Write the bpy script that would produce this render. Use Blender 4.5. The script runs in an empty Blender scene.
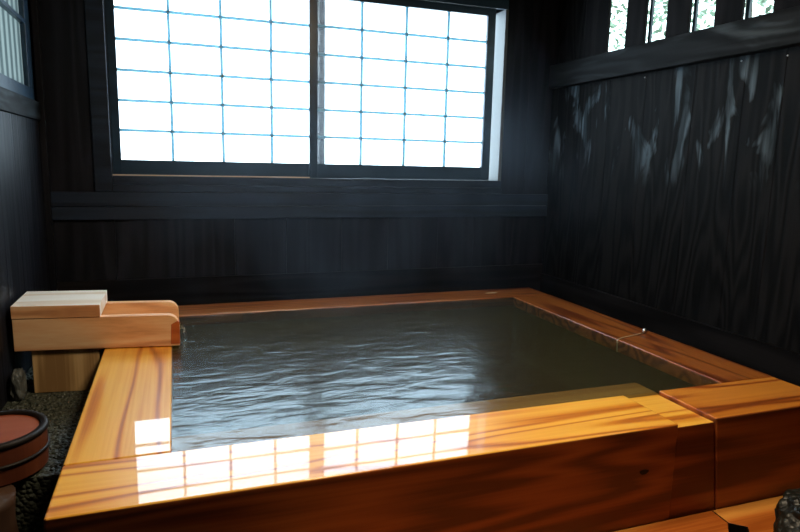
import bpy, bmesh, math, random
from mathutils import Vector, Matrix, noise
random.seed(7)
S = bpy.context.scene
C = S.collection
ZO = 0.36                     # height of the bath rim above the floor; coordinates below are relative to the rim

# ---------------------------------------------------------------- camera
cd = bpy.data.cameras.new('camera'); cam = bpy.data.objects.new('camera', cd); C.objects.link(cam)
yaw, pitch, roll, fpx = 0.3473, 0.1646, 0.0232, 625.0
cy, sy, cp, sp = math.cos(yaw), math.sin(yaw), math.cos(pitch), math.sin(pitch)
fw = Vector((sy*cp, cy*cp, -sp)); rt = Vector((cy, -sy, 0)); up = rt.cross(fw)
r2 = math.cos(roll)*rt + math.sin(roll)*up; u2 = -math.sin(roll)*rt + math.cos(roll)*up
M = Matrix((( r2.x, u2.x, -fw.x, 0), (r2.y, u2.y, -fw.y, 0), (r2.z, u2.z, -fw.z, 0.75+ZO), (0, 0, 0, 1)))
cam.matrix_world = M
cd.sensor_width = 36; cd.lens = 36*fpx/800; cd.clip_start = 0.02
S.camera = cam

# ---------------------------------------------------------------- world, lamps, exposure
SKY = 5.0            # overcast daylight outside
GLASS = 8.5          # frosted outer glass of the big window
w = bpy.data.worlds.new('overcast'); S.world = w; w.use_nodes = True
wn = w.node_tree.nodes; wl = w.node_tree.links
bg = wn['Background']; bg.inputs['Strength'].default_value = SKY
tc = wn.new('ShaderNodeTexCoord'); sx = wn.new('ShaderNodeSeparateXYZ'); rp = wn.new('ShaderNodeValToRGB')
rp.color_ramp.elements[0].position = 0.48; rp.color_ramp.elements[0].color = (0.03, 0.05, 0.03, 1)
rp.color_ramp.elements[1].position = 0.54; rp.color_ramp.elements[1].color = (0.78, 0.93, 1.0, 1)
mm = wn.new('ShaderNodeMath'); mm.operation = 'MULTIPLY_ADD'; mm.inputs[1].default_value = .5; mm.inputs[2].default_value = .5
wl.new(tc.outputs['Generated'], sx.inputs[0]); wl.new(sx.outputs['Z'], mm.inputs[0]); wl.new(mm.outputs[0], rp.inputs[0]); wl.new(rp.outputs[0], bg.inputs['Color'])

ld = bpy.data.lights.new('ceiling_lamp_light', 'AREA'); ld.shape = 'RECTANGLE'; ld.size = 0.5; ld.size_y = 0.5
ld.energy = 40; ld.color = (1.0, 0.80, 0.56)
lo = bpy.data.objects.new('ceiling_lamp_light', ld); C.objects.link(lo); lo.location = (0.85, 1.45, 1.955+ZO)
S.view_settings.view_transform = 'Standard'; S.view_settings.look = 'None'
S.view_settings.exposure = 0.0; S.view_settings.gamma = 1.0; S.view_settings.use_curve_mapping = False

# ---------------------------------------------------------------- helpers
def box(bm, x0, x1, y0, y1, z0, z1, rot=None):
    vs = [bm.verts.new((x, y, z)) for x in (x0, x1) for y in (y0, y1) for z in (z0, z1)]
    for q in ((0,1,3,2), (4,6,7,5), (0,4,5,1), (2,3,7,6), (0,2,6,4), (1,5,7,3)):
        bm.faces.new([vs[i] for i in q])
    if rot:
        c, a, ax = rot; R = Matrix.Rotation(a, 3, ax); c = Vector(c)
        for v in vs: v.co = R @ (v.co - c) + c
    return vs
def prism(bm, poly, axis, a, b):
    """extrude a 2-D polygon along an axis ('x': poly is (y,z); 'y': (x,z); 'z': (x,y))"""
    def p(u, v, t): return {'x': (t, u, v), 'y': (u, t, v), 'z': (u, v, t)}[axis]
    A = [bm.verts.new(p(u, v, a)) for u, v in poly]; B = [bm.verts.new(p(u, v, b)) for u, v in poly]
    n = len(poly); bm.faces.new(A); bm.faces.new(B[::-1])
    for i in range(n): bm.faces.new((A[i], B[i], B[(i+1) % n], A[(i+1) % n]))
def lathe(bm, prof, cx, cy_, seg=48):
    rings = []
    for r, z in prof:
        rings.append([bm.verts.new((cx+r*math.cos(2*math.pi*i/seg), cy_+r*math.sin(2*math.pi*i/seg), z)) for i in range(seg)])
    for a, b in zip(rings, rings[1:]):
        for i in range(seg): bm.faces.new((a[i], a[(i+1) % seg], b[(i+1) % seg], b[i]))
    bm.faces.new(rings[0][::-1]); bm.faces.new(rings[-1])
def tube(bm, pts, r, seg=8):
    pts = [Vector(p) for p in pts]; rings = []
    for i, p in enumerate(pts):
        d = (pts[min(i+1, len(pts)-1)] - pts[max(i-1, 0)]).normalized()
        a = d.orthogonal().normalized() if i == 0 else (rings_a - d*rings_a.dot(d)).normalized()
        rings_a = a; b = d.cross(a)
        rr = r[i] if isinstance(r, (list, tuple)) else r
        rings.append([bm.verts.new(p + rr*(a*math.cos(2*math.pi*k/seg) + b*math.sin(2*math.pi*k/seg))) for k in range(seg)])
    for A, B in zip(rings, rings[1:]):
        for k in range(seg): bm.faces.new((A[k], A[(k+1) % seg], B[(k+1) % seg], B[k]))
    bm.faces.new(rings[0][::-1]); bm.faces.new(rings[-1])
def obj(name, bm, mat, parent=None, bevel=0, smooth=False, seg=2, base=None):
    bmesh.ops.recalc_face_normals(bm, faces=bm.faces[:])
    me = bpy.data.meshes.new(name)
    off = Vector((0, 0, ZO))
    if parent is not None:
        off -= world_loc(parent)
    elif base is not None:
        off -= Vector(base)
    bm.transform(Matrix.Translation(off)); bm.to_mesh(me); bm.free()
    me.materials.append(mat)
    o = bpy.data.objects.new(name, me); C.objects.link(o)
    if parent is not None: o.parent = parent
    elif base is not None: o.location = base
    if smooth:
        for p in me.polygons: p.use_smooth = True
    if bevel:
        m = o.modifiers.new('bevel', 'BEVEL'); m.width = bevel; m.segments = seg; m.limit_method = 'ANGLE'; m.angle_limit = 0.6
        for p in me.polygons: p.use_smooth = True
        m.harden_normals = False
        w_ = o.modifiers.new('wn', 'WEIGHTED_NORMAL'); w_.keep_sharp = True
    return o
def world_loc(o):
    v = Vector(o.location)
    while o.parent is not None:
        o = o.parent; v += Vector(o.location)
    return v
def thing(name, label, cat, loc=(0, 0, 0), group=None):
    o = bpy.data.objects.new(name, None); C.objects.link(o); o.location = Vector(loc) + Vector((0, 0, ZO)); o.empty_display_size = .1
    if label: o['label'] = label; o['category'] = cat
    if group: o['group'] = group
    return o
def tag(o, label, cat, group=None, kind=None):
    o['label'] = label; o['category'] = cat
    if group: o['group'] = group
    if kind: o['kind'] = kind
    return o
def shear(bm, k, x0=0.0):
    for v in bm.verts: v.co.y -= k*(v.co.x-x0)
    return bm
def struct(o): o['kind'] = 'structure'; return o
def new(): return bmesh.new()

# ---------------------------------------------------------------- materials
def principled(name):
    m = bpy.data.materials.new(name); m.use_nodes = True
    return m, m.node_tree.nodes, m.node_tree.links, m.node_tree.nodes['Principled BSDF']
def ramp(n, stops):
    r = n.new('ShaderNodeValToRGB'); e = r.color_ramp.elements
    while len(e) < len(stops): e.new(0.5)
    for el, (p, c) in zip(e, stops): el.position = p; el.color = (*c, 1)
    return r
def wood(name, stops, axis='X', grain=9.0, stretch=0.09, rough=0.4, spec=0.5, coat=0.0, coat_rough=0.05, bump=0.15, seed=0.0,
         wave=0.55, patch=None, fibre=120, coat_bump=0.0, sharp=False, det=2.5, band=None, pseed=None):
    """wood with stretched rings; axis = direction of the grain"""
    m, n, l, b = principled(name)
    t = n.new('ShaderNodeTexCoord'); mp = n.new('ShaderNodeMapping'); mp.inputs['Location'].default_value = (seed, seed*.7, seed*.3)
    s = {'X': (stretch, 1, 1), 'Y': (1, stretch, 1), 'Z': (1, 1, stretch)}[axis]
    mp.inputs['Scale'].default_value = s
    l.new(t.outputs['Object'], mp.inputs['Vector'])
    n1 = n.new('ShaderNodeTexNoise'); n1.inputs['Scale'].default_value = 4.5; n1.inputs['Detail'].default_value = det; n1.inputs['Roughness'].default_value = .45
    l.new(mp.outputs[0], n1.inputs['Vector'])
    # rings = fract-like sine of the noise field -> cathedral figures
    mu = n.new('ShaderNodeMath'); mu.operation = 'MULTIPLY'; mu.inputs[1].default_value = grain*6.28; l.new(n1.outputs['Fac'], mu.inputs[0])
    si = n.new('ShaderNodeMath'); si.operation = 'SINE'; l.new(mu.outputs[0], si.inputs[0])
    ma = n.new('ShaderNodeMath'); ma.operation = 'MULTIPLY_ADD'; ma.inputs[1].default_value = .5; ma.inputs[2].default_value = .5; l.new(si.outputs[0], ma.inputs[0])
    if sharp:
        pw = n.new('ShaderNodeMath'); pw.operation = 'POWER'; pw.inputs[1].default_value = 3.5; l.new(ma.outputs[0], pw.inputs[0])
        ma = n.new('ShaderNodeMath'); ma.operation = 'SUBTRACT'; ma.inputs[0].default_value = 1; l.new(pw.outputs[0], ma.inputs[1])
    # fine fibre
    mp2 = n.new('ShaderNodeMapping'); s2 = {'X': (.02, 1, 1), 'Y': (1, .02, 1), 'Z': (1, 1, .02)}[axis]; mp2.inputs['Scale'].default_value = s2
    l.new(t.outputs['Object'], mp2.inputs['Vector'])
    n2 = n.new('ShaderNodeTexNoise'); n2.inputs['Scale'].default_value = fibre; n2.inputs['Detail'].default_value = 3; l.new(mp2.outputs[0], n2.inputs['Vector'])
    mx = n.new('ShaderNodeMix'); mx.data_type = 'FLOAT'; mx.inputs[0].default_value = 1-wave
    l.new(ma.outputs[0], mx.inputs[2]); l.new(n2.outputs['Fac'], mx.inputs[3])
    # slow change of tone
    n3 = n.new('ShaderNodeTexNoise'); n3.inputs['Scale'].default_value = 2.3; n3.inputs['Detail'].default_value = 1; l.new(mp.outputs[0], n3.inputs['Vector'])
    mx2 = n.new('ShaderNodeMix'); mx2.data_type = 'FLOAT'; mx2.inputs[0].default_value = .4
    l.new(mx.outputs[0], mx2.inputs[2]); l.new(n3.outputs['Fac'], mx2.inputs[3])
    cr = ramp(n, stops); l.new(mx2.outputs[0], cr.inputs[0])
    col = cr.outputs[0]
    if patch:      # worn patches that follow the grain
        pc, plo, phi, psc = patch
        n4 = n.new('ShaderNodeTexNoise'); n4.inputs['Scale'].default_value = psc; n4.inputs['Detail'].default_value = 4; n4.inputs['Distortion'].default_value = .6
        mp3 = n.new('ShaderNodeMapping'); s3 = {'X': (.3, 1, 1), 'Y': (1, .3, 1), 'Z': (1, 1, .3)}[axis]; mp3.inputs['Scale'].default_value = s3; mp3.inputs['Location'].default_value = (seed if pseed is None else pseed,)*3
        l.new(t.outputs['Object'], mp3.inputs['Vector']); l.new(mp3.outputs[0], n4.inputs['Vector'])
        pr = ramp(n, [(plo, (0, 0, 0)), (phi, (1, 1, 1))]); l.new(n4.outputs['Fac'], pr.inputs[0])
        mf = n.new('ShaderNodeMath'); mf.operation = 'MULTIPLY'; l.new(pr.outputs[0], mf.inputs[0]); l.new(mx.outputs[0], mf.inputs[1])
        if band:   # the wear sits in one height range of the boards
            sp3 = n.new('ShaderNodeSeparateXYZ'); l.new(t.outputs['Object'], sp3.inputs[0])
            sb = n.new('ShaderNodeMath'); sb.operation = 'SUBTRACT'; sb.inputs[1].default_value = band[0]; l.new(sp3.outputs['Z'], sb.inputs[0])
            ab = n.new('ShaderNodeMath'); ab.operation = 'ABSOLUTE'; l.new(sb.outputs[0], ab.inputs[0])
            bm_ = n.new('ShaderNodeMapRange'); bm_.inputs['From Min'].default_value = band[1]; bm_.inputs['From Max'].default_value = band[1]*.4; l.new(ab.outputs[0], bm_.inputs[0])
            mf2 = n.new('ShaderNodeMath'); mf2.operation = 'MULTIPLY'; l.new(mf.outputs[0], mf2.inputs[0]); l.new(bm_.outputs[0], mf2.inputs[1]); mf = mf2
        mc = n.new('ShaderNodeMix'); mc.data_type = 'RGBA'; l.new(mf.outputs[0], mc.inputs[0]); l.new(col, mc.inputs[6]); mc.inputs[7].default_value = (*pc, 1)
        col = mc.outputs[2]
    l.new(col, b.inputs['Base Color'])
    b.inputs['Roughness'].default_value = rough; b.inputs['Specular IOR Level'].default_value = spec
    if bump:
        bp = n.new('ShaderNodeBump'); bp.inputs['Strength'].default_value = bump; bp.inputs['Distance'].default_value = .004
        l.new(mx.outputs[0], bp.inputs['Height']); l.new(bp.outputs[0], b.inputs['Normal'])
    if coat:
        b.inputs['Coat Weight'].default_value = coat; b.inputs['Coat Roughness'].default_value = coat_rough; b.inputs['Coat IOR'].default_value = 1.4
        if coat_bump:
            n5 = n.new('ShaderNodeTexNoise'); n5.inputs['Scale'].default_value = 14; n5.inputs['Detail'].default_value = 2
            l.new(mp.outputs[0], n5.inputs['Vector'])
            b2 = n.new('ShaderNodeBump'); b2.inputs['Strength'].default_value = coat_bump; b2.inputs['Distance'].default_value = .004
            l.new(n5.outputs['Fac'], b2.inputs['Height']); l.new(b2.outputs[0], b.inputs['Coat Normal'])
    return m
def plain(name, col, rough=.5, spec=.5, metal=0):
    m, n, l, b = principled(name); b.inputs['Base Color'].default_value = (*col, 1); b.inputs['Roughness'].default_value = rough
    b.inputs['Specular IOR Level'].default_value = spec; b.inputs['Metallic'].default_value = metal
    nz = n.new('ShaderNodeTexNoise'); nz.inputs['Scale'].default_value = 40
    bp = n.new('ShaderNodeBump'); bp.inputs['Strength'].default_value = .1; bp.inputs['Distance'].default_value = .002
    l.new(nz.outputs['Fac'], bp.inputs['Height']); l.new(bp.outputs[0], b.inputs['Normal'])
    return m

RIM = [(0.30, (.42, .115, .009)), (.42, (.66, .21, .015)), (.54, (.84, .36, .030)), (.70, (.96, .52, .07))]
RIM_RED_DIM = [(0.26, (.09, .016, .002)), (.42, (.19, .042, .005)), (.54, (.28, .075, .009)), (.72, (.38, .12, .018))]  # redder back and right planks, darkened to imitate light falling off
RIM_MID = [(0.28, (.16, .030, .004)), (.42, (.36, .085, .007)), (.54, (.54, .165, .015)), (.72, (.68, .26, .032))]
PS = 11
def rimwood(name, axis, seed, RIM=RIM): return wood(name, RIM, axis, grain=13, stretch=.085, rough=.38, coat=1.0, coat_rough=.02, bump=.10, seed=seed, wave=.5, coat_bump=.03, sharp=True, det=1.5, fibre=90)
M_rim_x = rimwood('wet_cypress_x', 'X', 3.1); M_rim_y = rimwood('wet_cypress_y', 'Y', 41.3); M_rim_x2 = rimwood('wet_cypress_x2', 'X', 14.0, RIM_MID); M_rim_y2 = rimwood('wet_cypress_y2', 'Y', 21.0, RIM_RED_DIM); M_rim_x3 = rimwood('wet_cypress_x3', 'X', 27.0, RIM_RED_DIM)
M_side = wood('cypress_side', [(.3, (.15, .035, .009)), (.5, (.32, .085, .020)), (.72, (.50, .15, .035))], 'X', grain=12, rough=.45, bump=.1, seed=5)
M_pale = wood('pale_cypress', [(.3, (.62, .28, .12)), (.5, (.86, .46, .22)), (.72, (.95, .62, .34))], 'X', grain=6, rough=.5, bump=.08, seed=2)
M_cap = wood('lit_cap_cypress', [(.3, (.78, .60, .42)), (.5, (.90, .80, .68)), (.72, (.96, .90, .82))], 'X', grain=6, rough=.5, bump=.06, seed=6)  # cap wood whitened to carry the light on its top
M_post = wood('old_post_wood', [(.3, (.34, .19, .07)), (.5, (.66, .42, .18)), (.72, (.80, .56, .28))], 'Z', grain=5, rough=.6, bump=.12, seed=9)
M_stain = wood('soaked_cypress', [(.2, (.45, .08, .02)), (.8, (.65, .17, .04))], 'X', grain=6, rough=.3, seed=4)
M_in = wood('submerged_wood', [(.2, (.14, .07, .02)), (.5, (.25, .14, .05)), (.85, (.36, .22, .09))], 'X', grain=5, rough=.7, bump=.05, seed=11)
M_ledge = wood('ledge_wood', [(.2, (.26, .14, .045)), (.5, (.38, .22, .075)), (.85, (.46, .30, .11))], 'X', grain=5, rough=.7, bump=.05, seed=15)
M_in_y = wood('submerged_wood_y', [(.2, (.14, .07, .02)), (.5, (.25, .14, .05)), (.85, (.36, .22, .09))], 'Y', grain=5, rough=.7, bump=.05, seed=12)
DK = [(.2, (.003, .003, .0035)), (.5, (.008, .0072, .0078)), (.85, (.017, .015, .016))]
M_wall = wood('charred_boards', [(.2, (.0035, .004, .006)), (.5, (.0085, .009, .013)), (.85, (.018, .0185, .025))], 'Z', grain=10, stretch=.07, rough=.5, spec=.16, bump=.4, seed=1, wave=.6)
M_wall_r = wood('charred_boards_worn', [(.2, (.002, .0022, .0025)), (.5, (.006, .006, .0065)), (.85, (.013, .012, .012))], 'Z', grain=15, stretch=.13, rough=.6, spec=.05, bump=.35, seed=6, wave=.65, patch=((.11, .15, .18), .55, .62, 8.5), band=(1.37, .36), pseed=PS)
M_beam = wood('charred_beam', [(.2, (.004, .007, .013)), (.5, (.009, .016, .031)), (.85, (.017, .029, .055))], 'X', grain=9, rough=.42, spec=.4, bump=.4, seed=4)  # blue in the colour stands in for window reflections on the beams
M_beam_y = wood('charred_beam_y', [(.2, (.004, .0045, .005)), (.5, (.010, .011, .012)), (.85, (.020, .022, .025))], 'Y', grain=14, stretch=.12, rough=.6, spec=.05, bump=.3, seed=4, patch=((.06, .075, .085), .55, .68, 6.0))
M_sash = wood('dark_sash', [(.2, (.007, .022, .042)), (.85, (.016, .044, .078))], 'X', grain=6, rough=.35, bump=.1, seed=7)
M_lat = bpy.data.materials.new('thin_lattice_bar'); M_lat.use_nodes = True
def _lat(m):
    n = m.node_tree.nodes; l = m.node_tree.links; b = n['Principled BSDF']; b.inputs['Base Color'].default_value = (.16, .26, .30, 1)  # blue-grey tint and translucency imitate window bloom over the bars
    t = n.new('ShaderNodeBsdfTranslucent'); t.inputs[0].default_value = (.20, .30, .34, 1); a = n.new('ShaderNodeAddShader')
    l.new(b.outputs[0], a.inputs[0]); l.new(t.outputs[0], a.inputs[1]); l.new(a.outputs[0], n['Material Output'].inputs[0])
_lat(M_lat)
M_reveal = wood('bare_jamb', [(.2, (.075, .085, .09)), (.8, (.12, .13, .135))], 'Z', grain=4, rough=.6, seed=3)
M_track = plain('pale_track', (.75, .55, .38), .5)
M_bucket = wood('red_bucket_wood', [(.2, (.07, .016, .007)), (.5, (.13, .034, .014)), (.85, (.19, .055, .022))], 'Z', grain=6, rough=.45, seed=13)
M_bucket_in = wood('bucket_disc_wood', [(.2, (.20, .035, .012)), (.85, (.36, .09, .03))], 'X', grain=6, rough=.5, seed=13)
M_hoop = plain('dark_hoop', (.014, .010, .008), .5, .25)
M_stump = wood('stump_wood', [(.2, (.035, .016, .008)), (.85, (.09, .042, .02))], 'Z', grain=5, rough=.6, seed=16)
M_ceil = plain('dark_ceiling', (.02, .018, .016), .7)
M_floor = plain('dark_stone_floor', (.012, .013, .013), .6)
M_metal = plain('dull_metal', (.6, .6, .62), .3, metal=1)
M_wire = plain('pale_wire', (.55, .45, .30), .4)

def stone(name, a, b_, scale, rough=.6, bump=1.0, dist=.01):
    m, n, l, b = principled(name)
    t = n.new('ShaderNodeTexCoord'); v = n.new('ShaderNodeTexVoronoi'); v.inputs['Scale'].default_value = scale; l.new(t.outputs['Object'], v.inputs['Vector'])
    nz = n.new('ShaderNodeTexNoise'); nz.inputs['Scale'].default_value = scale*.8; nz.inputs['Detail'].default_value = 5; l.new(t.outputs['Object'], nz.inputs['Vector'])
    cr = ramp(n, [(.3, a), (.7, b_)]); l.new(nz.outputs['Fac'], cr.inputs[0]); l.new(cr.outputs[0], b.inputs['Base Color'])
    b.inputs['Roughness'].default_value = rough
    bp = n.new('ShaderNodeBump'); bp.inputs['Strength'].default_value = bump; bp.inputs['Distance'].default_value = dist
    l.new(v.outputs['Distance'], bp.inputs['Height']); bp.invert = True; l.new(bp.outputs[0], b.inputs['Normal'])
    return m
M_gravel = stone('wet_pebbles', (.018, .022, .016), (.075, .085, .06), 70, .5)
M_rock = stone('black_rock', (.002, .0025, .002), (.018, .019, .014), 45, .45, 1.0)
M_rock2 = stone('grey_rock', (.05, .055, .05), (.12, .13, .12), 25, .5, .8)

def emit(name, col, strength):
    m = bpy.data.materials.new(name); m.use_nodes = True; n = m.node_tree.nodes; l = m.node_tree.links
    n.clear(); o = n.new('ShaderNodeOutputMaterial'); e = n.new('ShaderNodeEmission'); e.inputs[0].default_value = (*col, 1); e.inputs[1].default_value = strength
    l.new(e.outputs[0], o.inputs[0]); return m
M_glow = emit('daylit_frosted_glass', (.68, .87, 1.0), GLASS)
def paper():
    m = bpy.data.materials.new('thin_shoji_paper'); m.use_nodes = True; n = m.node_tree.nodes; l = m.node_tree.links
    n.clear(); o = n.new('ShaderNodeOutputMaterial'); a = n.new('ShaderNodeBsdfTransparent'); a.inputs[0].default_value = (1, 1, 1, 1)
    t = n.new('ShaderNodeBsdfTranslucent'); t.inputs[0].default_value = (.9, .92, .95, 1)
    mx = n.new('ShaderNodeMixShader'); mx.inputs[0].default_value = .14
    l.new(a.outputs[0], mx.inputs[1]); l.new(t.outputs[0], mx.inputs[2]); l.new(mx.outputs[0], o.inputs[0]); return m
M_paper = paper()
def fluted():
    m = bpy.data.materials.new('fluted_frosted_glass'); m.use_nodes = True; n = m.node_tree.nodes; l = m.node_tree.links
    n.clear(); o = n.new('ShaderNodeOutputMaterial'); t = n.new('ShaderNodeBsdfTranslucent')
    g = n.new('ShaderNodeBsdfGlossy'); g.inputs['Roughness'].default_value = .25
    tcn = n.new('ShaderNodeTexCoord'); wv = n.new('ShaderNodeTexWave'); wv.bands_direction = 'Y'; wv.inputs['Scale'].default_value = 3.6; wv.inputs['Distortion'].default_value = .6
    wv.inputs['Detail Scale'].default_value = .4
    l.new(tcn.outputs['Object'], wv.inputs['Vector'])
    cr = ramp(n, [(.2, (.24, .28, .29)), (.8, (.46, .50, .50))]); l.new(wv.outputs['Fac'], cr.inputs[0]); l.new(cr.outputs[0], t.inputs[0])
    mx = n.new('ShaderNodeMixShader'); mx.inputs[0].default_value = .06
    l.new(t.outputs[0], mx.inputs[1]); l.new(g.outputs[0], mx.inputs[2]); l.new(mx.outputs[0], o.inputs[0]); return m
M_fluted = fluted()
def clear_glass():
    m = bpy.data.materials.new('clear_glass'); m.use_nodes = True; n = m.node_tree.nodes; l = m.node_tree.links
    n.clear(); o = n.new('ShaderNodeOutputMaterial'); a = n.new('ShaderNodeBsdfTransparent'); a.inputs[0].default_value = (.92, .97, .95, 1)
    g = n.new('ShaderNodeBsdfGlossy'); g.inputs['Roughness'].default_value = .02
    lw = n.new('ShaderNodeLayerWeight'); lw.inputs[0].default_value = .5; f = n.new('ShaderNodeMath'); f.operation = 'POWER'; f.inputs[1].default_value = 5; l.new(lw.outputs['Facing'], f.inputs[0]); mx = n.new('ShaderNodeMixShader')
    l.new(f.outputs[0], mx.inputs[0]); l.new(a.outputs[0], mx.inputs[1]); l.new(g.outputs[0], mx.inputs[2]); l.new(mx.outputs[0], o.inputs[0]); return m
M_glass = clear_glass()
def water():
    m = bpy.data.materials.new('murky_bath_water'); m.use_nodes = True; n = m.node_tree.nodes; l = m.node_tree.links
    n.clear(); o = n.new('ShaderNodeOutputMaterial'); a = n.new('ShaderNodeBsdfTransparent'); a.inputs[0].default_value = (.88, .90, .80, 1)
    d = n.new('ShaderNodeBsdfDiffuse'); d.inputs[0].default_value = (.078, .060, .024, 1)
    g = n.new('ShaderNodeBsdfGlossy'); g.inputs['Roughness'].default_value = .20; g.inputs[0].default_value = (.86, .95, 1, 1)
    t = n.new('ShaderNodeTexCoord')
    mp = n.new('ShaderNodeMapping'); mp.inputs['Scale'].default_value = (1.0, 2.6, 1); mp.inputs['Rotation'].default_value = (0, 0, .12); l.new(t.outputs['Object'], mp.inputs['Vector'])
    n1 = n.new('ShaderNodeTexNoise'); n1.inputs['Scale'].default_value = 6.5; n1.inputs['Detail'].default_value = 2.5; n1.inputs['Roughness'].default_value = .5; n1.inputs['Distortion'].default_value = .4
    l.new(mp.outputs[0], n1.inputs['Vector'])
    bp = n.new('ShaderNodeBump'); bp.inputs['Strength'].default_value = 1.0; bp.inputs['Distance'].default_value = .006; l.new(n1.outputs['Fac'], bp.inputs['Height'])
    l.new(bp.outputs[0], g.inputs['Normal'])
    f = n.new('ShaderNodeFresnel'); f.inputs[0].default_value = 1.45; l.new(bp.outputs[0], f.inputs['Normal'])
    m1 = n.new('ShaderNodeMixShader'); m1.inputs[0].default_value = .30; l.new(a.outputs[0], m1.inputs[1]); l.new(d.outputs[0], m1.inputs[2])
    m2 = n.new('ShaderNodeMixShader'); l.new(f.outputs[0], m2.inputs[0]); l.new(m1.outputs[0], m2.inputs[1]); l.new(g.outputs[0], m2.inputs[2])
    l.new(m2.outputs[0], o.inputs[0])
    va = n.new('ShaderNodeVolumeAbsorption'); va.inputs['Color'].default_value = (.55, .72, .30, 1); va.inputs['Density'].default_value = 4.5
    l.new(va.outputs[0], o.inputs['Volume'])
    return m
M_water = water()

# ---------------------------------------------------------------- the room
XL, XR, YW, YF0, ZF, ZC = -.619, 2.3226, 3.60, -1.6, -.36, 2.0
TH = .14
bm = new(); box(bm, XL-.2, XR+.2, YF0-.2, YW+.25, ZF-.1, ZF); struct(obj('floor', bm, M_floor))
bm = new(); box(bm, XL-.2, XR+.2, YF0-.2, YW+.25, ZC, ZC+.1); struct(obj('ceiling', bm, M_ceil))
def boards_y(bm, y0, y1, xf, z0, z1, edges, sgn, t=.014):
    e = [y0] + [v for v in edges if y0 < v < y1] + [y1]
    for a, b in zip(e, e[1:]): box(bm, *sorted((xf, xf+sgn*t)), a+.0015, b-.0015, z0, z1)
# back wall with its opening x -.30..1.975, z .648..1.69
bm = new()
box(bm, XL, XR+TH, YW+.014, YW+TH, ZF, .60); box(bm, XL-TH, -.30, YW+.014, YW+TH, .60, ZC); box(bm, 1.978, XR+TH, YW+.014, YW+TH, .60, ZC); box(bm, -.30, 1.978, YW+.014, YW+TH, 1.69, ZC)
ex = [-.619, -.30, .0, .31, .60, .93, 1.22, 1.55, 1.80, 2.08, 2.3226]
for a, b in zip(ex, ex[1:]): box(bm, a+.0015, b-.0015, YW, YW+.014, .095, .418)
for a, b in ((-.619, -.385), (1.98, 2.15), (2.15, 2.3226)):
    box(bm, a+.0015, b-.0015, YW, YW+.014, .56 if a < 0 else .40, ZC)
struct(obj('wall_back', bm, M_wall))
bm = new(); box(bm, XL, XR, YW-.012, YW+.013, ZF, .094); struct(obj('baseboard_back', bm, wood('charred_base_x', DK, 'X', grain=8, rough=.6, spec=.06, bump=.2, seed=35)))
# stacked rails under the window
bm = new(); box(bm, XL+.03, XR, YW-.022, YW+.013, .419, .487); struct(obj('trim_1', bm, M_beam, bevel=.002))
bm = new(); box(bm, XL+.03, XR, YW-.022, YW+.013, .489, .562); struct(obj('trim_2', bm, M_beam, bevel=.002))
bm = new(); box(bm, -.30, 1.98, YW-.020, YW+.013, .565, .600); struct(obj('trim_3', bm, M_beam, bevel=.002))
bm = new(); box(bm, -.385, -.302, YW-.018, YW+.013, .564, ZC); struct(obj('trim_4', bm, M_beam, bevel=.003))
bm = new(); box(bm, XL, XL+.03, YW-.03, YW+.0, ZF, ZC); struct(obj('trim_5', bm, M_wall, bevel=.003))
# right wall: boards below the beam, slatted opening above it (sill 1.377)
bm = new(); ey = [-1.0, -.5, 0, .45, .85, 1.22, 1.60, 1.93, 2.12, 2.40, 2.73, 3.02, 3.30]
box(bm, XR+.014, XR+TH, YF0-TH, YW+.014, ZF, 1.235); boards_y(bm, YF0, YW, XR, ZF, 1.235, ey, 1)
box(bm, XR, XR+TH, YF0-TH, YW+.014, 1.80, ZC); box(bm, XR+.02, XR+TH, 3.295, YW+.014, 1.235, 1.80); box(bm, XR, XR+TH, YF0-TH, .55, 1.235, 1.80)
struct(obj('wall_right', bm, M_wall_r))
bm = new(); box(bm, XR-.022, XR-.0, YF0, YW-.03, ZF, .035); struct(obj('baseboard_right', bm, wood('charred_base', DK, 'Y', grain=8, rough=.6, spec=.04, bump=.2, seed=33)))
w2 = struct(thing('window_2', None, None, (XR, 2.0, 1.377)))
bm = new(); box(bm, XR-.045, XR+.07, .55, YW-.023, 1.236, 1.377); obj('sill_beam', bm, M_beam_y, w2, bevel=.004)
bm = new(); box(bm, XR-.02, XR+.09, .55, YW-.023, 1.80, 1.88); obj('head_beam', bm, M_beam_y, w2, bevel=.004)
M_slat = wood('charred_slat', DK, 'Z', grain=8, rough=.6, spec=.05, bump=.3, seed=30)
pitch_y = .302; k = 0; y = 3.084
while y > .8:
    bm = new(); box(bm, XR+.002, XR+.020, y-.154-.148, y-.154, 1.377, 1.80); obj('slat', bm, M_slat, w2, bevel=.003)
    bm = new(); box(bm, XR+.04, XR+.052, y-.302-.004, y-.302+.014, 1.377, 1.80); obj('sash_bar', bm, M_sash, w2)
    y -= pitch_y; k += 1
bm = new(); box(bm, XR+.002, XR+.020, 3.084, 3.30, 1.377, 1.80); obj('slat', bm, M_slat, w2, bevel=.003)
bm = new(); box(bm, XR+.06, XR+.064, .55, 3.29, 1.377, 1.80); obj('glass_pane', bm, M_glass, w2)
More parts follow.
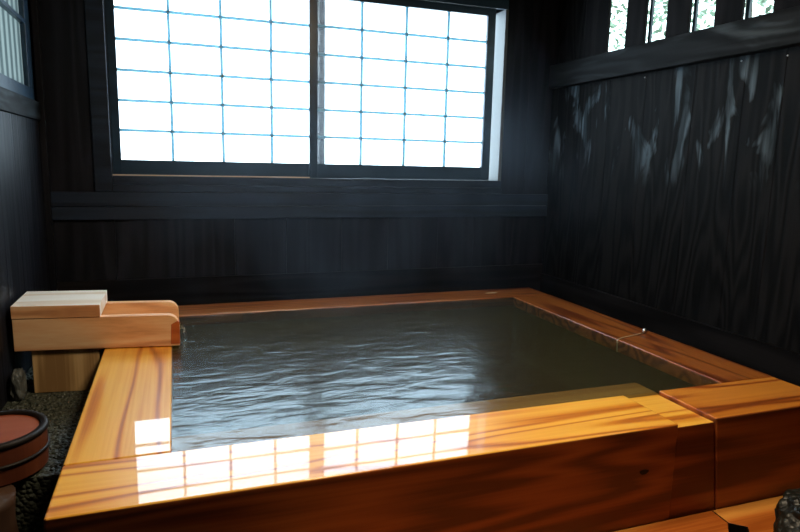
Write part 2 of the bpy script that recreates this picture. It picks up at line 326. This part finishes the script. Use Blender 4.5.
# left wall with fluted window
bm = new(); eyl = [-1, -.4, .2, .8, 1.3, 1.8, 2.15, 2.45, 2.75, 3.02, 3.30]
box(bm, XL-TH, XL-.014, YF0-TH, YW+.014, ZF, .91); boards_y(bm, YF0, YW, XL, ZF, .91, eyl, -1)
box(bm, XL-TH, XL-.014, 3.44, YW+.014, .91, ZC); box(bm, XL-TH, XL, YF0-TH, 1.3, .91, ZC); box(bm, XL-TH, XL-.014, 1.3, 3.44, 1.72, ZC)
struct(obj('wall_left', bm, M_wall))
w3 = struct(thing('window_3', None, None, (XL, 2.4, .95)))
bm = new(); box(bm, XL-.03, XL+.012, 1.3, YW-.035, .911, 1.00); obj('sill_beam', bm, M_beam_y, w3, bevel=.004)
bm = new(); box(bm, XL-.03, XL+.003, 1.3, 3.50, 1.001, 1.055); box(bm, XL-.03, XL+.003, 3.40, 3.50, 1.055, 1.72); box(bm, XL-.03, XL+.003, 1.3, 3.4, 1.68, 1.72); box(bm, XL-.03, XL+.003, 1.3, 1.36, 1.055, 1.68)
box(bm, XL-.025, XL+.003, 2.35, 2.39, 1.055, 1.68)
obj('frame', bm, M_sash, w3, bevel=.003)
bm = new(); box(bm, XL-.02, XL+.004, 1.36, 3.40, 1.335, 1.352); obj('glazing_bar', bm, M_sash, w3)
bm = new(); box(bm, XL-.024, XL-.018, 1.36, 3.40, 1.055, 1.68); obj('fluted_pane', bm, M_fluted, w3)
# wall behind the camera
bm = new(); box(bm, XL-TH, XR+TH, YF0-TH, YF0, ZF, ZC); struct(obj('wall_front', bm, M_wall))

# the big window: two sliding lattice sashes before a frosted outer pane
w1 = struct(thing('window_1', None, None, (.84, YW, .65)))
bm = new(); box(bm, -.30, 1.978, YW-.012, YW+.14, .601, .647); obj('sill', bm, M_beam, w1, bevel=.002)
bm = new(); box(bm, -.30, 1.972, YW-.008, YW+.14, 1.69, 1.76); obj('head_rail', bm, M_sash, w1, bevel=.002)
bm = new(); box(bm, 1.956, 1.975, YW-.004, YW+.14, .645, 1.69); obj('jamb', bm, M_reveal, w1)
bm = new(); box(bm, -.30, .74, YW+.002, YW+.030, .6475, .6535); obj('sill_track', bm, M_track, w1)
bm = new(); box(bm, -.30, 1.985, YW+.16, YW+.165, .60, 1.75); obj('frosted_pane', bm, M_glow, w1)
def sash(y0, X0, X1, cols, z0, dz, zb, zt, sx0, sx1):
    """X0..X1 outer, cols = centres of the muntins, sx0/sx1 glass limits"""
    bm = new(); t = .028
    box(bm, X0, sx0, y0, y0+t, zb, zt); box(bm, sx1, X1, y0, y0+t, zb, zt)
    box(bm, sx0, sx1, y0, y0+t, zb, z0); box(bm, sx0, sx1, y0, y0+t, z0+6*dz, zt)
    s = obj('shoji_sash', bm, M_sash, w1, bevel=.0015)
    bm = new(); b = .0078
    for c in cols: box(bm, c-b, c+b, y0+.004, y0+.018, z0, z0+6*dz)
    for k in range(1, 6): box(bm, sx0, sx1, y0+.006, y0+.016, z0+k*dz-.0076, z0+k*dz+.0076)
    obj('lattice', bm, M_lat, s)
    bm = new(); box(bm, sx0, sx1, y0+.0185, y0+.0192, z0, z0+6*dz); obj('paper', bm, M_paper, s)
    return s
sash(YW+.002, .737, 1.893, [1.0432, 1.3139, 1.5812], .7303, .1521, .648, 1.688, .784, 1.8394)
q = 1.0097
sash(YW+.034, -.2995, .835, [v*q for v in (.0005, .2615, .5248)], .7303, .1527, .648, 1.688, -.2545*q, .79)

# ---------------------------------------------------------------- the bath
XL0, XI0, XR0, XI1 = -.281, -.030, 2.062, 1.819
YF, YFI, YB, YBI = 1.3695, 1.6174, 3.3214, 3.0945
tub = thing('wooden_bathtub', 'large square sunken bathtub of glossy orange cypress planks, full of water', 'bathtub', (.9, 2.3, ZF))
NX0, NX1 = 1.391, 1.536          # overflow notch
ZT = -.055                       # underside of the rim planks
def side_mat(o, mat): o.data.materials.append(mat)
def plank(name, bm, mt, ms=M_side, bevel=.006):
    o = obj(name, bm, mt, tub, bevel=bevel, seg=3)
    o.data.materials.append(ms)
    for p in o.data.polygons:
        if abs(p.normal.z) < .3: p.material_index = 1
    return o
def zz(x): return 0
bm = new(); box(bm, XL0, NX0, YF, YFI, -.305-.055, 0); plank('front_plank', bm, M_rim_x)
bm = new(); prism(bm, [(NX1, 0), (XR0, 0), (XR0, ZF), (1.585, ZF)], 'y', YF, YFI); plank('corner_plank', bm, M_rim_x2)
bm = new(); prism(bm, [(NX0+.001, -.014), (NX1-.001, -.014), (1.584, ZF), (NX0+.001, ZF)], 'y', YF+.006, YFI); plank('overflow_slab', bm, M_rim_x, bevel=.003)
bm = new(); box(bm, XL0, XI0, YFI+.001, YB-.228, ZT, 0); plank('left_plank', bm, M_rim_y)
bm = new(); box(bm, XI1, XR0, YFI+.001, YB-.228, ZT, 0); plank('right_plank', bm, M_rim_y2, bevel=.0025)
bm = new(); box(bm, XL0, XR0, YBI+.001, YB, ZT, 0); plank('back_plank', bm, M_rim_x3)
bm = new(); box(bm, XL0+.006, XI0-.01, YFI+.001, YB-.01, ZF, ZT-.001); obj('left_wall', bm, M_in_y, tub)
bm = new(); box(bm, XI1+.01, XR0-.006, YFI+.001, YB-.01, ZF, ZT-.001); obj('right_wall', bm, M_in_y, tub)
bm = new(); box(bm, XI0-.01, XI1+.01, YBI+.01, YB-.01, ZF, ZT-.001); obj('back_wall', bm, M_in, tub)
bm = new(); box(bm, XI0+.001, NX1+.012, YFI+.001, YFI+.125, -.12, -.017); obj('inner_ledge', bm, M_ledge, tub)
bm = new(); box(bm, XI0-.009, XI1+.009, YFI+.001, YBI+.009, ZF, ZF+.02); obj('bottom_boards', bm, M_in, tub)
# knot in the front plank
bm = new(); prism(bm, [(1.276+.017*math.cos(a*.628)*(1+.2*math.sin(a*2)), -.135+.008*math.sin(a*.628)) for a in range(10)], 'y', YF-.0008, YF+.004)
obj('knot', bm, M_hoop, tub)

# water, with the thin film running out over the notch
bm = new()
X0, X1, Y0, Y1 = XI0-.001, XI1+.001, YFI, YBI+.001; ztop = -.0045; zbot = ZF+.021
N = 44
def wz(x, y):
    d = math.hypot(x-.03, y-2.72)
    a = .0018*math.exp(-d*1.8)*math.sin(d*46)
    return ztop + a + 0.0008*noise.noise(Vector((x*5, y*8, 0)))
gx = [X0+(X1-X0)*i/90 for i in range(91)]; gy = [Y0+(Y1-Y0)*j/70 for j in range(71)]
G = [[bm.verts.new((x, y, wz(x, y))) for y in gy] for x in gx]
for i in range(90):
    for j in range(70): bm.faces.new((G[i][j], G[i+1][j], G[i+1][j+1], G[i][j+1]))
B = {(i, j): bm.verts.new((gx[i], gy[j], zbot)) for i in (0, 90) for j in range(71)}
for j in (0, 70):
    for i in range(1, 90): B[(i, j)] = bm.verts.new((gx[i], gy[j], zbot))
for j in range(70):
    bm.faces.new((G[0][j], G[0][j+1], B[(0, j+1)], B[(0, j)])); bm.faces.new((G[90][j+1], G[90][j], B[(90, j)], B[(90, j+1)]))
for i in range(90):
    bm.faces.new((G[i+1][0], G[i][0], B[(i, 0)], B[(i+1, 0)])); bm.faces.new((G[i][70], G[i+1][70], B[(i+1, 70)], B[(i, 70)]))
bm.faces.new([B[(0, j)] for j in range(71)] + [B[(i, 70)] for i in range(1, 91)] + [B[(90, j)] for j in range(69, -1, -1)] + [B[(i, 0)] for i in range(89, 0, -1)])
bm.normal_update()
bmesh.ops.recalc_face_normals(bm, faces=bm.faces[:])
for e in bm.edges:
    if len(e.link_faces) == 2 and (e.link_faces[0].normal.z > .5) != (e.link_faces[1].normal.z > .5): e.smooth = False
tag(obj('bath_water', bm, M_water, base=(.9, 2.3, ZO+zbot), smooth=False), 'murky olive green rippling bath water filling the wooden tub', 'water')
wtr = bpy.data.objects['bath_water']
for p in wtr.data.polygons:
    if p.normal.z > .5: p.use_smooth = True
wtr['kind'] = 'stuff'

# ---------------------------------------------------------------- the spout and its post
sp_ = thing('wooden_water_spout', 'pale wooden trough spout pouring into the bath, resting on its left rim', 'spout', (0, 2.575, .003))
Z0, Z1 = .003, .130
def spout_side(y0, y1):
    r = .042; c = (-r, Z1-r); arc = [(c[0]+r*math.cos(a), c[1]+r*math.sin(a)) for a in [i*math.pi/2/8 for i in range(9)]]
    bm = new(); prism(bm, [(-.596, Z0), (0, Z0)] + arc + [(-.596, Z1)], 'y', y0, y1); return shear(bm, .13)
obj('side_board', spout_side(2.575, 2.615), M_pale, sp_, bevel=.003)
obj('side_board', spout_side(2.820, 2.860), M_pale, sp_, bevel=.003)
bm = new(); box(bm, -.58, -.003, 2.616, 2.819, Z0, Z0+.035); obj('bottom_board', shear(bm, .13), M_pale, sp_, bevel=.002)
bm = new(); box(bm, -.597, -.287, 2.573, 2.862, Z1+.001, Z1+.050); obj('cap_board', shear(bm, .13), M_cap, sp_, bevel=.002)
cb = [c for c in sp_.children if c.name.startswith('cap_board')][0]; cb.data.materials.append(M_pale)
for p in cb.data.polygons:
    if p.normal.y < -.5: p.material_index = 1
bm = new(); box(bm, -.596, -.568, 2.616, 2.819, Z0+.036, Z1); obj('end_board', shear(bm, .13), M_pale, sp_)
bm = new(); prism(bm, [(-.034, Z0+.008), (.0012, Z0+.008), (.0012, .100), (-.006, .106), (-.030, .092)], 'y', 2.5735, 2.6165); obj('soaked_end', shear(bm, .13), M_stain, sp_, bevel=.001)
bm = new(); box(bm, -.540, -.300, 2.588, 2.82, -.171, .0015)
tag(obj('support_post', shear(bm, .13), M_post, base=(-.42, 2.74, ZO-.166), bevel=.003), 'squat weathered wooden post standing on pebbles under the spout', 'post')
# falling water
bm = new(); pts = [(.004, .050), (.010, .048), (.020, .035), (.027, .012), (.030, -.010)]
for s in (0, 1):
    pass
A = []
for i, (x, z) in enumerate(pts):
    wv = .05 - .006*i; row = []
    for j in range(13):
        y = 2.712 + wv*(j/6-1); row.append(bm.verts.new((x+.003*math.sin(j*1.9+i), y, z)))
    A.append(row)
for a, b in zip(A, A[1:]):
    for j in range(12): bm.faces.new((a[j], a[j+1], b[j+1], b[j]))
fw_ = obj('falling_water', bm, M_glass, smooth=True, base=(.02, 2.712, ZO))
sm = fw_.modifiers.new('solid', 'SOLIDIFY'); sm.thickness = .005
tag(fw_, 'thin stream of clear water falling from the spout mouth', 'water')

# ---------------------------------------------------------------- left side: pebbles, bucket, stump, rocks
bm = new(); box(bm, XL+.001, XL0-.001, 1.93, YW-.05, ZF, -.172)
gr = new(); 
for i in range(2100):
    x = random.uniform(XL+.02, XL0-.014); y = random.uniform(1.94, 3.0); r = random.uniform(.005, .012)
    if (x+.52)**2+(y-2.01)**2 < .0235 or (-.57 < x < -.285 and 2.64 < y < 2.94) or y < 1.96: continue
    m_ = Matrix.Translation((x, y, -.172)) @ Matrix.Rotation(random.random()*3, 4, 'Z') @ Matrix.Diagonal((1.3*r, r, .6*r, 1))
    bmesh.ops.create_icosphere(bm, subdivisions=1, radius=1, matrix=m_)
gr.free()
tag(obj('pebble_bed', bm, M_gravel, base=(-.45, 2.7, ZO+ZF)), 'bed of small grey green pebbles between the tub and left wall', 'pebbles', kind='stuff')

bk = thing('wooden_bucket', 'round reddish wooden bucket with two dark hoops beside the tub', 'bucket', (-.525, 2.01, -.165))
cx, cyb = -.525, 2.01; BD = .022
bm = new(); lathe(bm, [(.135, -.163), (.1395, -.161), (.1415, -.11), (.1405, -.052), (.139, -.043), (.134, -.042), (.126, -.043), (.124, -.056), (.02, -.056)], cx, cyb, 64); obj('staves', bm, M_bucket, bk, smooth=False, bevel=.001)
bm = new(); lathe(bm, [(.02, -.0555), (.1235, -.0555), (.1235, -.051), (.02, -.051)], cx, cyb, 64); obj('disc', bm, M_bucket_in, bk)
def hoop(z, h, r, ri):
    bm = new(); prof = [(r, z), (r+.0045, z+.2*h), (r+.0055, z+.5*h), (r+.0045, z+.8*h), (r, z+h), (ri, z+h*.9), (ri, z+.1*h)]
    seg = 64; rings = [[bm.verts.new((cx+a*math.cos(2*math.pi*i/seg), cyb+a*math.sin(2*math.pi*i/seg), zz_)) for i in range(seg)] for a, zz_ in prof]
    for a, b in zip(rings, rings[1:]+rings[:1]):
        for i in range(seg): bm.faces.new((a[i], a[(i+1) % seg], b[(i+1) % seg], b[i]))
    obj('hoop', bm, M_hoop, bk, smooth=True)
hoop(-.058, .018, .1405, .1245); hoop(-.113, .011, .1415, .139)
bm = new(); lathe(bm, [(.100, ZF+.001), (.088, -.30), (.082, -.24), (.086, -.19), (.088, -.1655)], -.525, 1.835, 32)
tag(obj('wooden_stump', bm, M_stump, base=(-.525, 1.835, ZO+ZF), smooth=True), 'short brown wooden stump under the front of the bucket', 'stump')

def rock(name, c, s, mat, label, seed, zmin):
    bm = new(); bmesh.ops.create_icosphere(bm, subdivisions=5, radius=1)
    for v in bm.verts:
        p = v.co.copy(); d = 1 + .22*noise.noise(p*1.3+Vector((seed, 0, 0))) + .10*noise.noise(p*3.7+Vector((0, seed, 0))) + .03*noise.noise(p*11)
        q_ = Vector((math.copysign(abs(p.x)**.75, p.x), math.copysign(abs(p.y)**.75, p.y), math.copysign(abs(p.z)**.75, p.z)))
        v.co = Vector(c) + Vector((q_.x*s[0], q_.y*s[1], q_.z*s[2]))*d
        v.co.z = max(v.co.z, zmin)
    return tag(obj(name, bm, mat, smooth=True, base=(c[0], c[1], ZO+zmin)), label, 'rock')
rock('rock', (1.668, 1.09, -.225), (.135, .10, .095), M_rock, 'rough black rock standing on the wooden step by the tub front', 2.0, -.304)
rock('rock', (-.583, 2.62, -.120), (.022, .045, .062), M_rock2, 'small grey rock on the pebbles left of the support post', 5.0, -.168)

# ---------------------------------------------------------------- wooden step in front of the bath
M_step = wood('step_boards_wood', [(.30, (.42, .10, .012)), (.45, (.66, .20, .03)), (.70, (.90, .42, .08))], 'X', grain=6, rough=.4, coat=.5, coat_rough=.15, bump=.1, seed=17)
M_hole_shade = plain('mortise_hole_shade', (.012, .007, .004), .6, .2)  # black painted on the hole sides in place of shade inside
def dark_mortise(o):
    o.data.materials.append(M_hole_shade)
    for p in o.data.polygons:
        c = o.location + p.center
        if abs(p.normal.z) < .3 and 1.49 < c.x < 1.60 and 1.18 < c.y < 1.34: p.material_index = 1
bm = new(); prism(bm, [(.2, YF-.003), (1.553, YF-.003), (1.545, 1.296), (1.508, 1.258), (1.543, 1.216), (1.597, .75), (.2, .75)], 'z', ZF+.001, -.305)
st = obj('step_board', bm, M_step, base=(.9, 1.05, ZO+ZF), bevel=.003); dark_mortise(st); tag(st, 'reddish orange wooden step board along the tub front, left of the rock', 'step')
bm = new(); prism(bm, [(1.556, YF-.003), (2.25, YF-.003), (2.25, .75), (1.600, .75), (1.546, 1.216), (1.585, 1.262), (1.548, 1.296)], 'z', ZF+.001, -.305)
st = obj('step_board', bm, M_step, base=(1.9, 1.05, ZO+ZF), bevel=.003); dark_mortise(st); tag(st, 'yellower wooden step board with a notched corner, the rock standing on it', 'step')

# ---------------------------------------------------------------- small things on the right and back rims
hk = thing('wire_hook', 'thin pale wire with a small metal ball lying across the right rim', 'hook', (2.0, 2.23, .001))
bm = new(); bmesh.ops.create_uvsphere(bm, u_segments=16, v_segments=10, radius=.011, matrix=Matrix.Translation((2.010, 2.235, .0125))); obj('ball', bm, M_metal, hk, smooth=True)
bm = new(); tube(bm, [(2.010, 2.235, .0035), (1.95, 2.215, .0035), (1.88, 2.20, .004), (1.835, 2.185, .004), (1.808, 2.172, .001), (1.805, 2.165, -.03), (1.802, 2.16, -.05)], .0022); obj('wire', bm, M_wire, hk, smooth=True)
bm = new(); prism(bm, [(1.70, 3.214), (1.725, 3.226), (1.76, 3.228), (1.785, 3.218), (1.76, 3.205), (1.72, 3.204)], 'z', .0006, .003)
tag(obj('fallen_leaf', bm, M_wire, base=(1.74, 3.216, ZO)), 'tiny pale leaf lying on the back rim near its right corner', 'leaf')
# nail heads in the right wall
wr = bpy.data.objects['wall_right']
for (y, z) in ((2.743, 1.214), (2.147, 1.214), (1.928, 1.205)):
    bm = new(); bmesh.ops.create_uvsphere(bm, u_segments=10, v_segments=6, radius=.004, matrix=Matrix.Translation((XR, y, z))); obj('nail_head', bm, M_metal, wr, smooth=True)

# ---------------------------------------------------------------- the lamp over the entrance side and the garden outside
lp = thing('ceiling_lamp', 'square flat ceiling lamp above the front edge of the bath', 'lamp', (.85, 1.45, ZC-.10))
bm = new(); box(bm, .57, 1.13, 1.17, 1.73, ZC-.035, ZC-.001); obj('lamp_base', bm, M_sash, lp)

M_leaf = plain('garden_leaf', (.30, .40, .30), .5); M_bark = plain('bark', (.06, .045, .03), .8)
bm = new(); box(bm, XR+.3, 14, -6, 12, ZF-.3, ZF-.2); struct(obj('floor_garden', bm, M_gravel))
def tree(x, y, h, rad, n_, label):
    t = thing('garden_tree', label, 'tree', (x, y, ZF-.2), 'trees outside the slatted window')
    bm = new(); tube(bm, [(x, y, ZF-.2), (x+.05, y, .4), (x-.04, y+.05, h)], [.07, .05, .03]); obj('trunk', bm, M_bark, t, smooth=True)
    bm = new()
    for i in range(n_):
        while True:
            p = Vector((random.uniform(-1, 1), random.uniform(-1, 1), random.uniform(-1, 1)))
            if p.length < 1 and noise.noise(p*2.4+Vector((x, y, 0))) > -.12: break
        c = Vector((x, y, h)) + Vector((p.x*rad, p.y*rad, p.z*rad*.8)); a = Vector((random.gauss(0, 1), random.gauss(0, 1), random.gauss(0, .6))).normalized()
        b = a.orthogonal().normalized(); b = Matrix.Rotation(random.random()*6.28, 3, a) @ b; s = random.uniform(.03, .06)
        bm.faces.new([bm.verts.new(c+a*s), bm.verts.new(c+b*s*.45), bm.verts.new(c-a*s), bm.verts.new(c-b*s*.45)])
    obj('crown', bm, M_leaf, t)
tree(5.4, 4.9, 2.5, 1.05, 1300, 'green leafy garden tree seen through the slats, right')
tree(5.4, 7.3, 2.8, 1.05, 1300, 'green leafy garden tree seen through the slats, left')

# ---------------------------------------------------------------- steam
def steam():
    m = bpy.data.materials.new('steam'); m.use_nodes = True; n = m.node_tree.nodes; l = m.node_tree.links
    n.clear(); o = n.new('ShaderNodeOutputMaterial'); v = n.new('ShaderNodeVolumeScatter'); v.inputs['Color'].default_value = (.60, .78, 1, 1); v.inputs['Anisotropy'].default_value = .5
    t = n.new('ShaderNodeTexCoord'); mp = n.new('ShaderNodeMapping'); mp.inputs['Scale'].default_value = (1, 1, .6); nz = n.new('ShaderNodeTexNoise'); nz.inputs['Scale'].default_value = 2.8; nz.inputs['Detail'].default_value = 2; nz.inputs['Distortion'].default_value = .8
    l.new(t.outputs['Object'], mp.inputs[0]); l.new(mp.outputs[0], nz.inputs['Vector'])
    mr = n.new('ShaderNodeMapRange'); mr.interpolation_type = 'SMOOTHSTEP'; mr.inputs['From Min'].default_value = .42; mr.inputs['From Max'].default_value = .72; mr.inputs['To Min'].default_value = STEAM*.25; mr.inputs['To Max'].default_value = STEAM*2.8
    l.new(nz.outputs['Fac'], mr.inputs[0])
    # fades out towards the edges of the cloud
    ln = n.new('ShaderNodeVectorMath'); ln.operation = 'LENGTH'; sc = n.new('ShaderNodeMapping'); sc.inputs['Scale'].default_value = (1/1.40, 1/.93, 1/.95); l.new(t.outputs['Object'], sc.inputs[0]); l.new(sc.outputs[0], ln.inputs[0])
    fd = n.new('ShaderNodeMapRange'); fd.interpolation_type = 'SMOOTHSTEP'; fd.inputs['From Min'].default_value = 1.0; fd.inputs['From Max'].default_value = .35; fd.inputs['To Min'].default_value = 0; fd.inputs['To Max'].default_value = 1
    l.new(ln.outputs['Value'], fd.inputs[0]); mu = n.new('ShaderNodeMath'); mu.operation = 'MULTIPLY'; l.new(mr.outputs[0], mu.inputs[0]); l.new(fd.outputs[0], mu.inputs[1])
    l.new(mu.outputs[0], v.inputs['Density']); l.new(v.outputs[0], o.inputs['Volume']); return m
STEAM = .038
bm = new(); box(bm, XL+.08, XR-.06, YFI+.05, YW-.06, .02, 1.5)
tag(obj('steam', bm, steam(), base=(.85, 2.62, ZO+.55)), 'faint bluish steam rising off the bath water under the window', 'steam', kind='stuff')
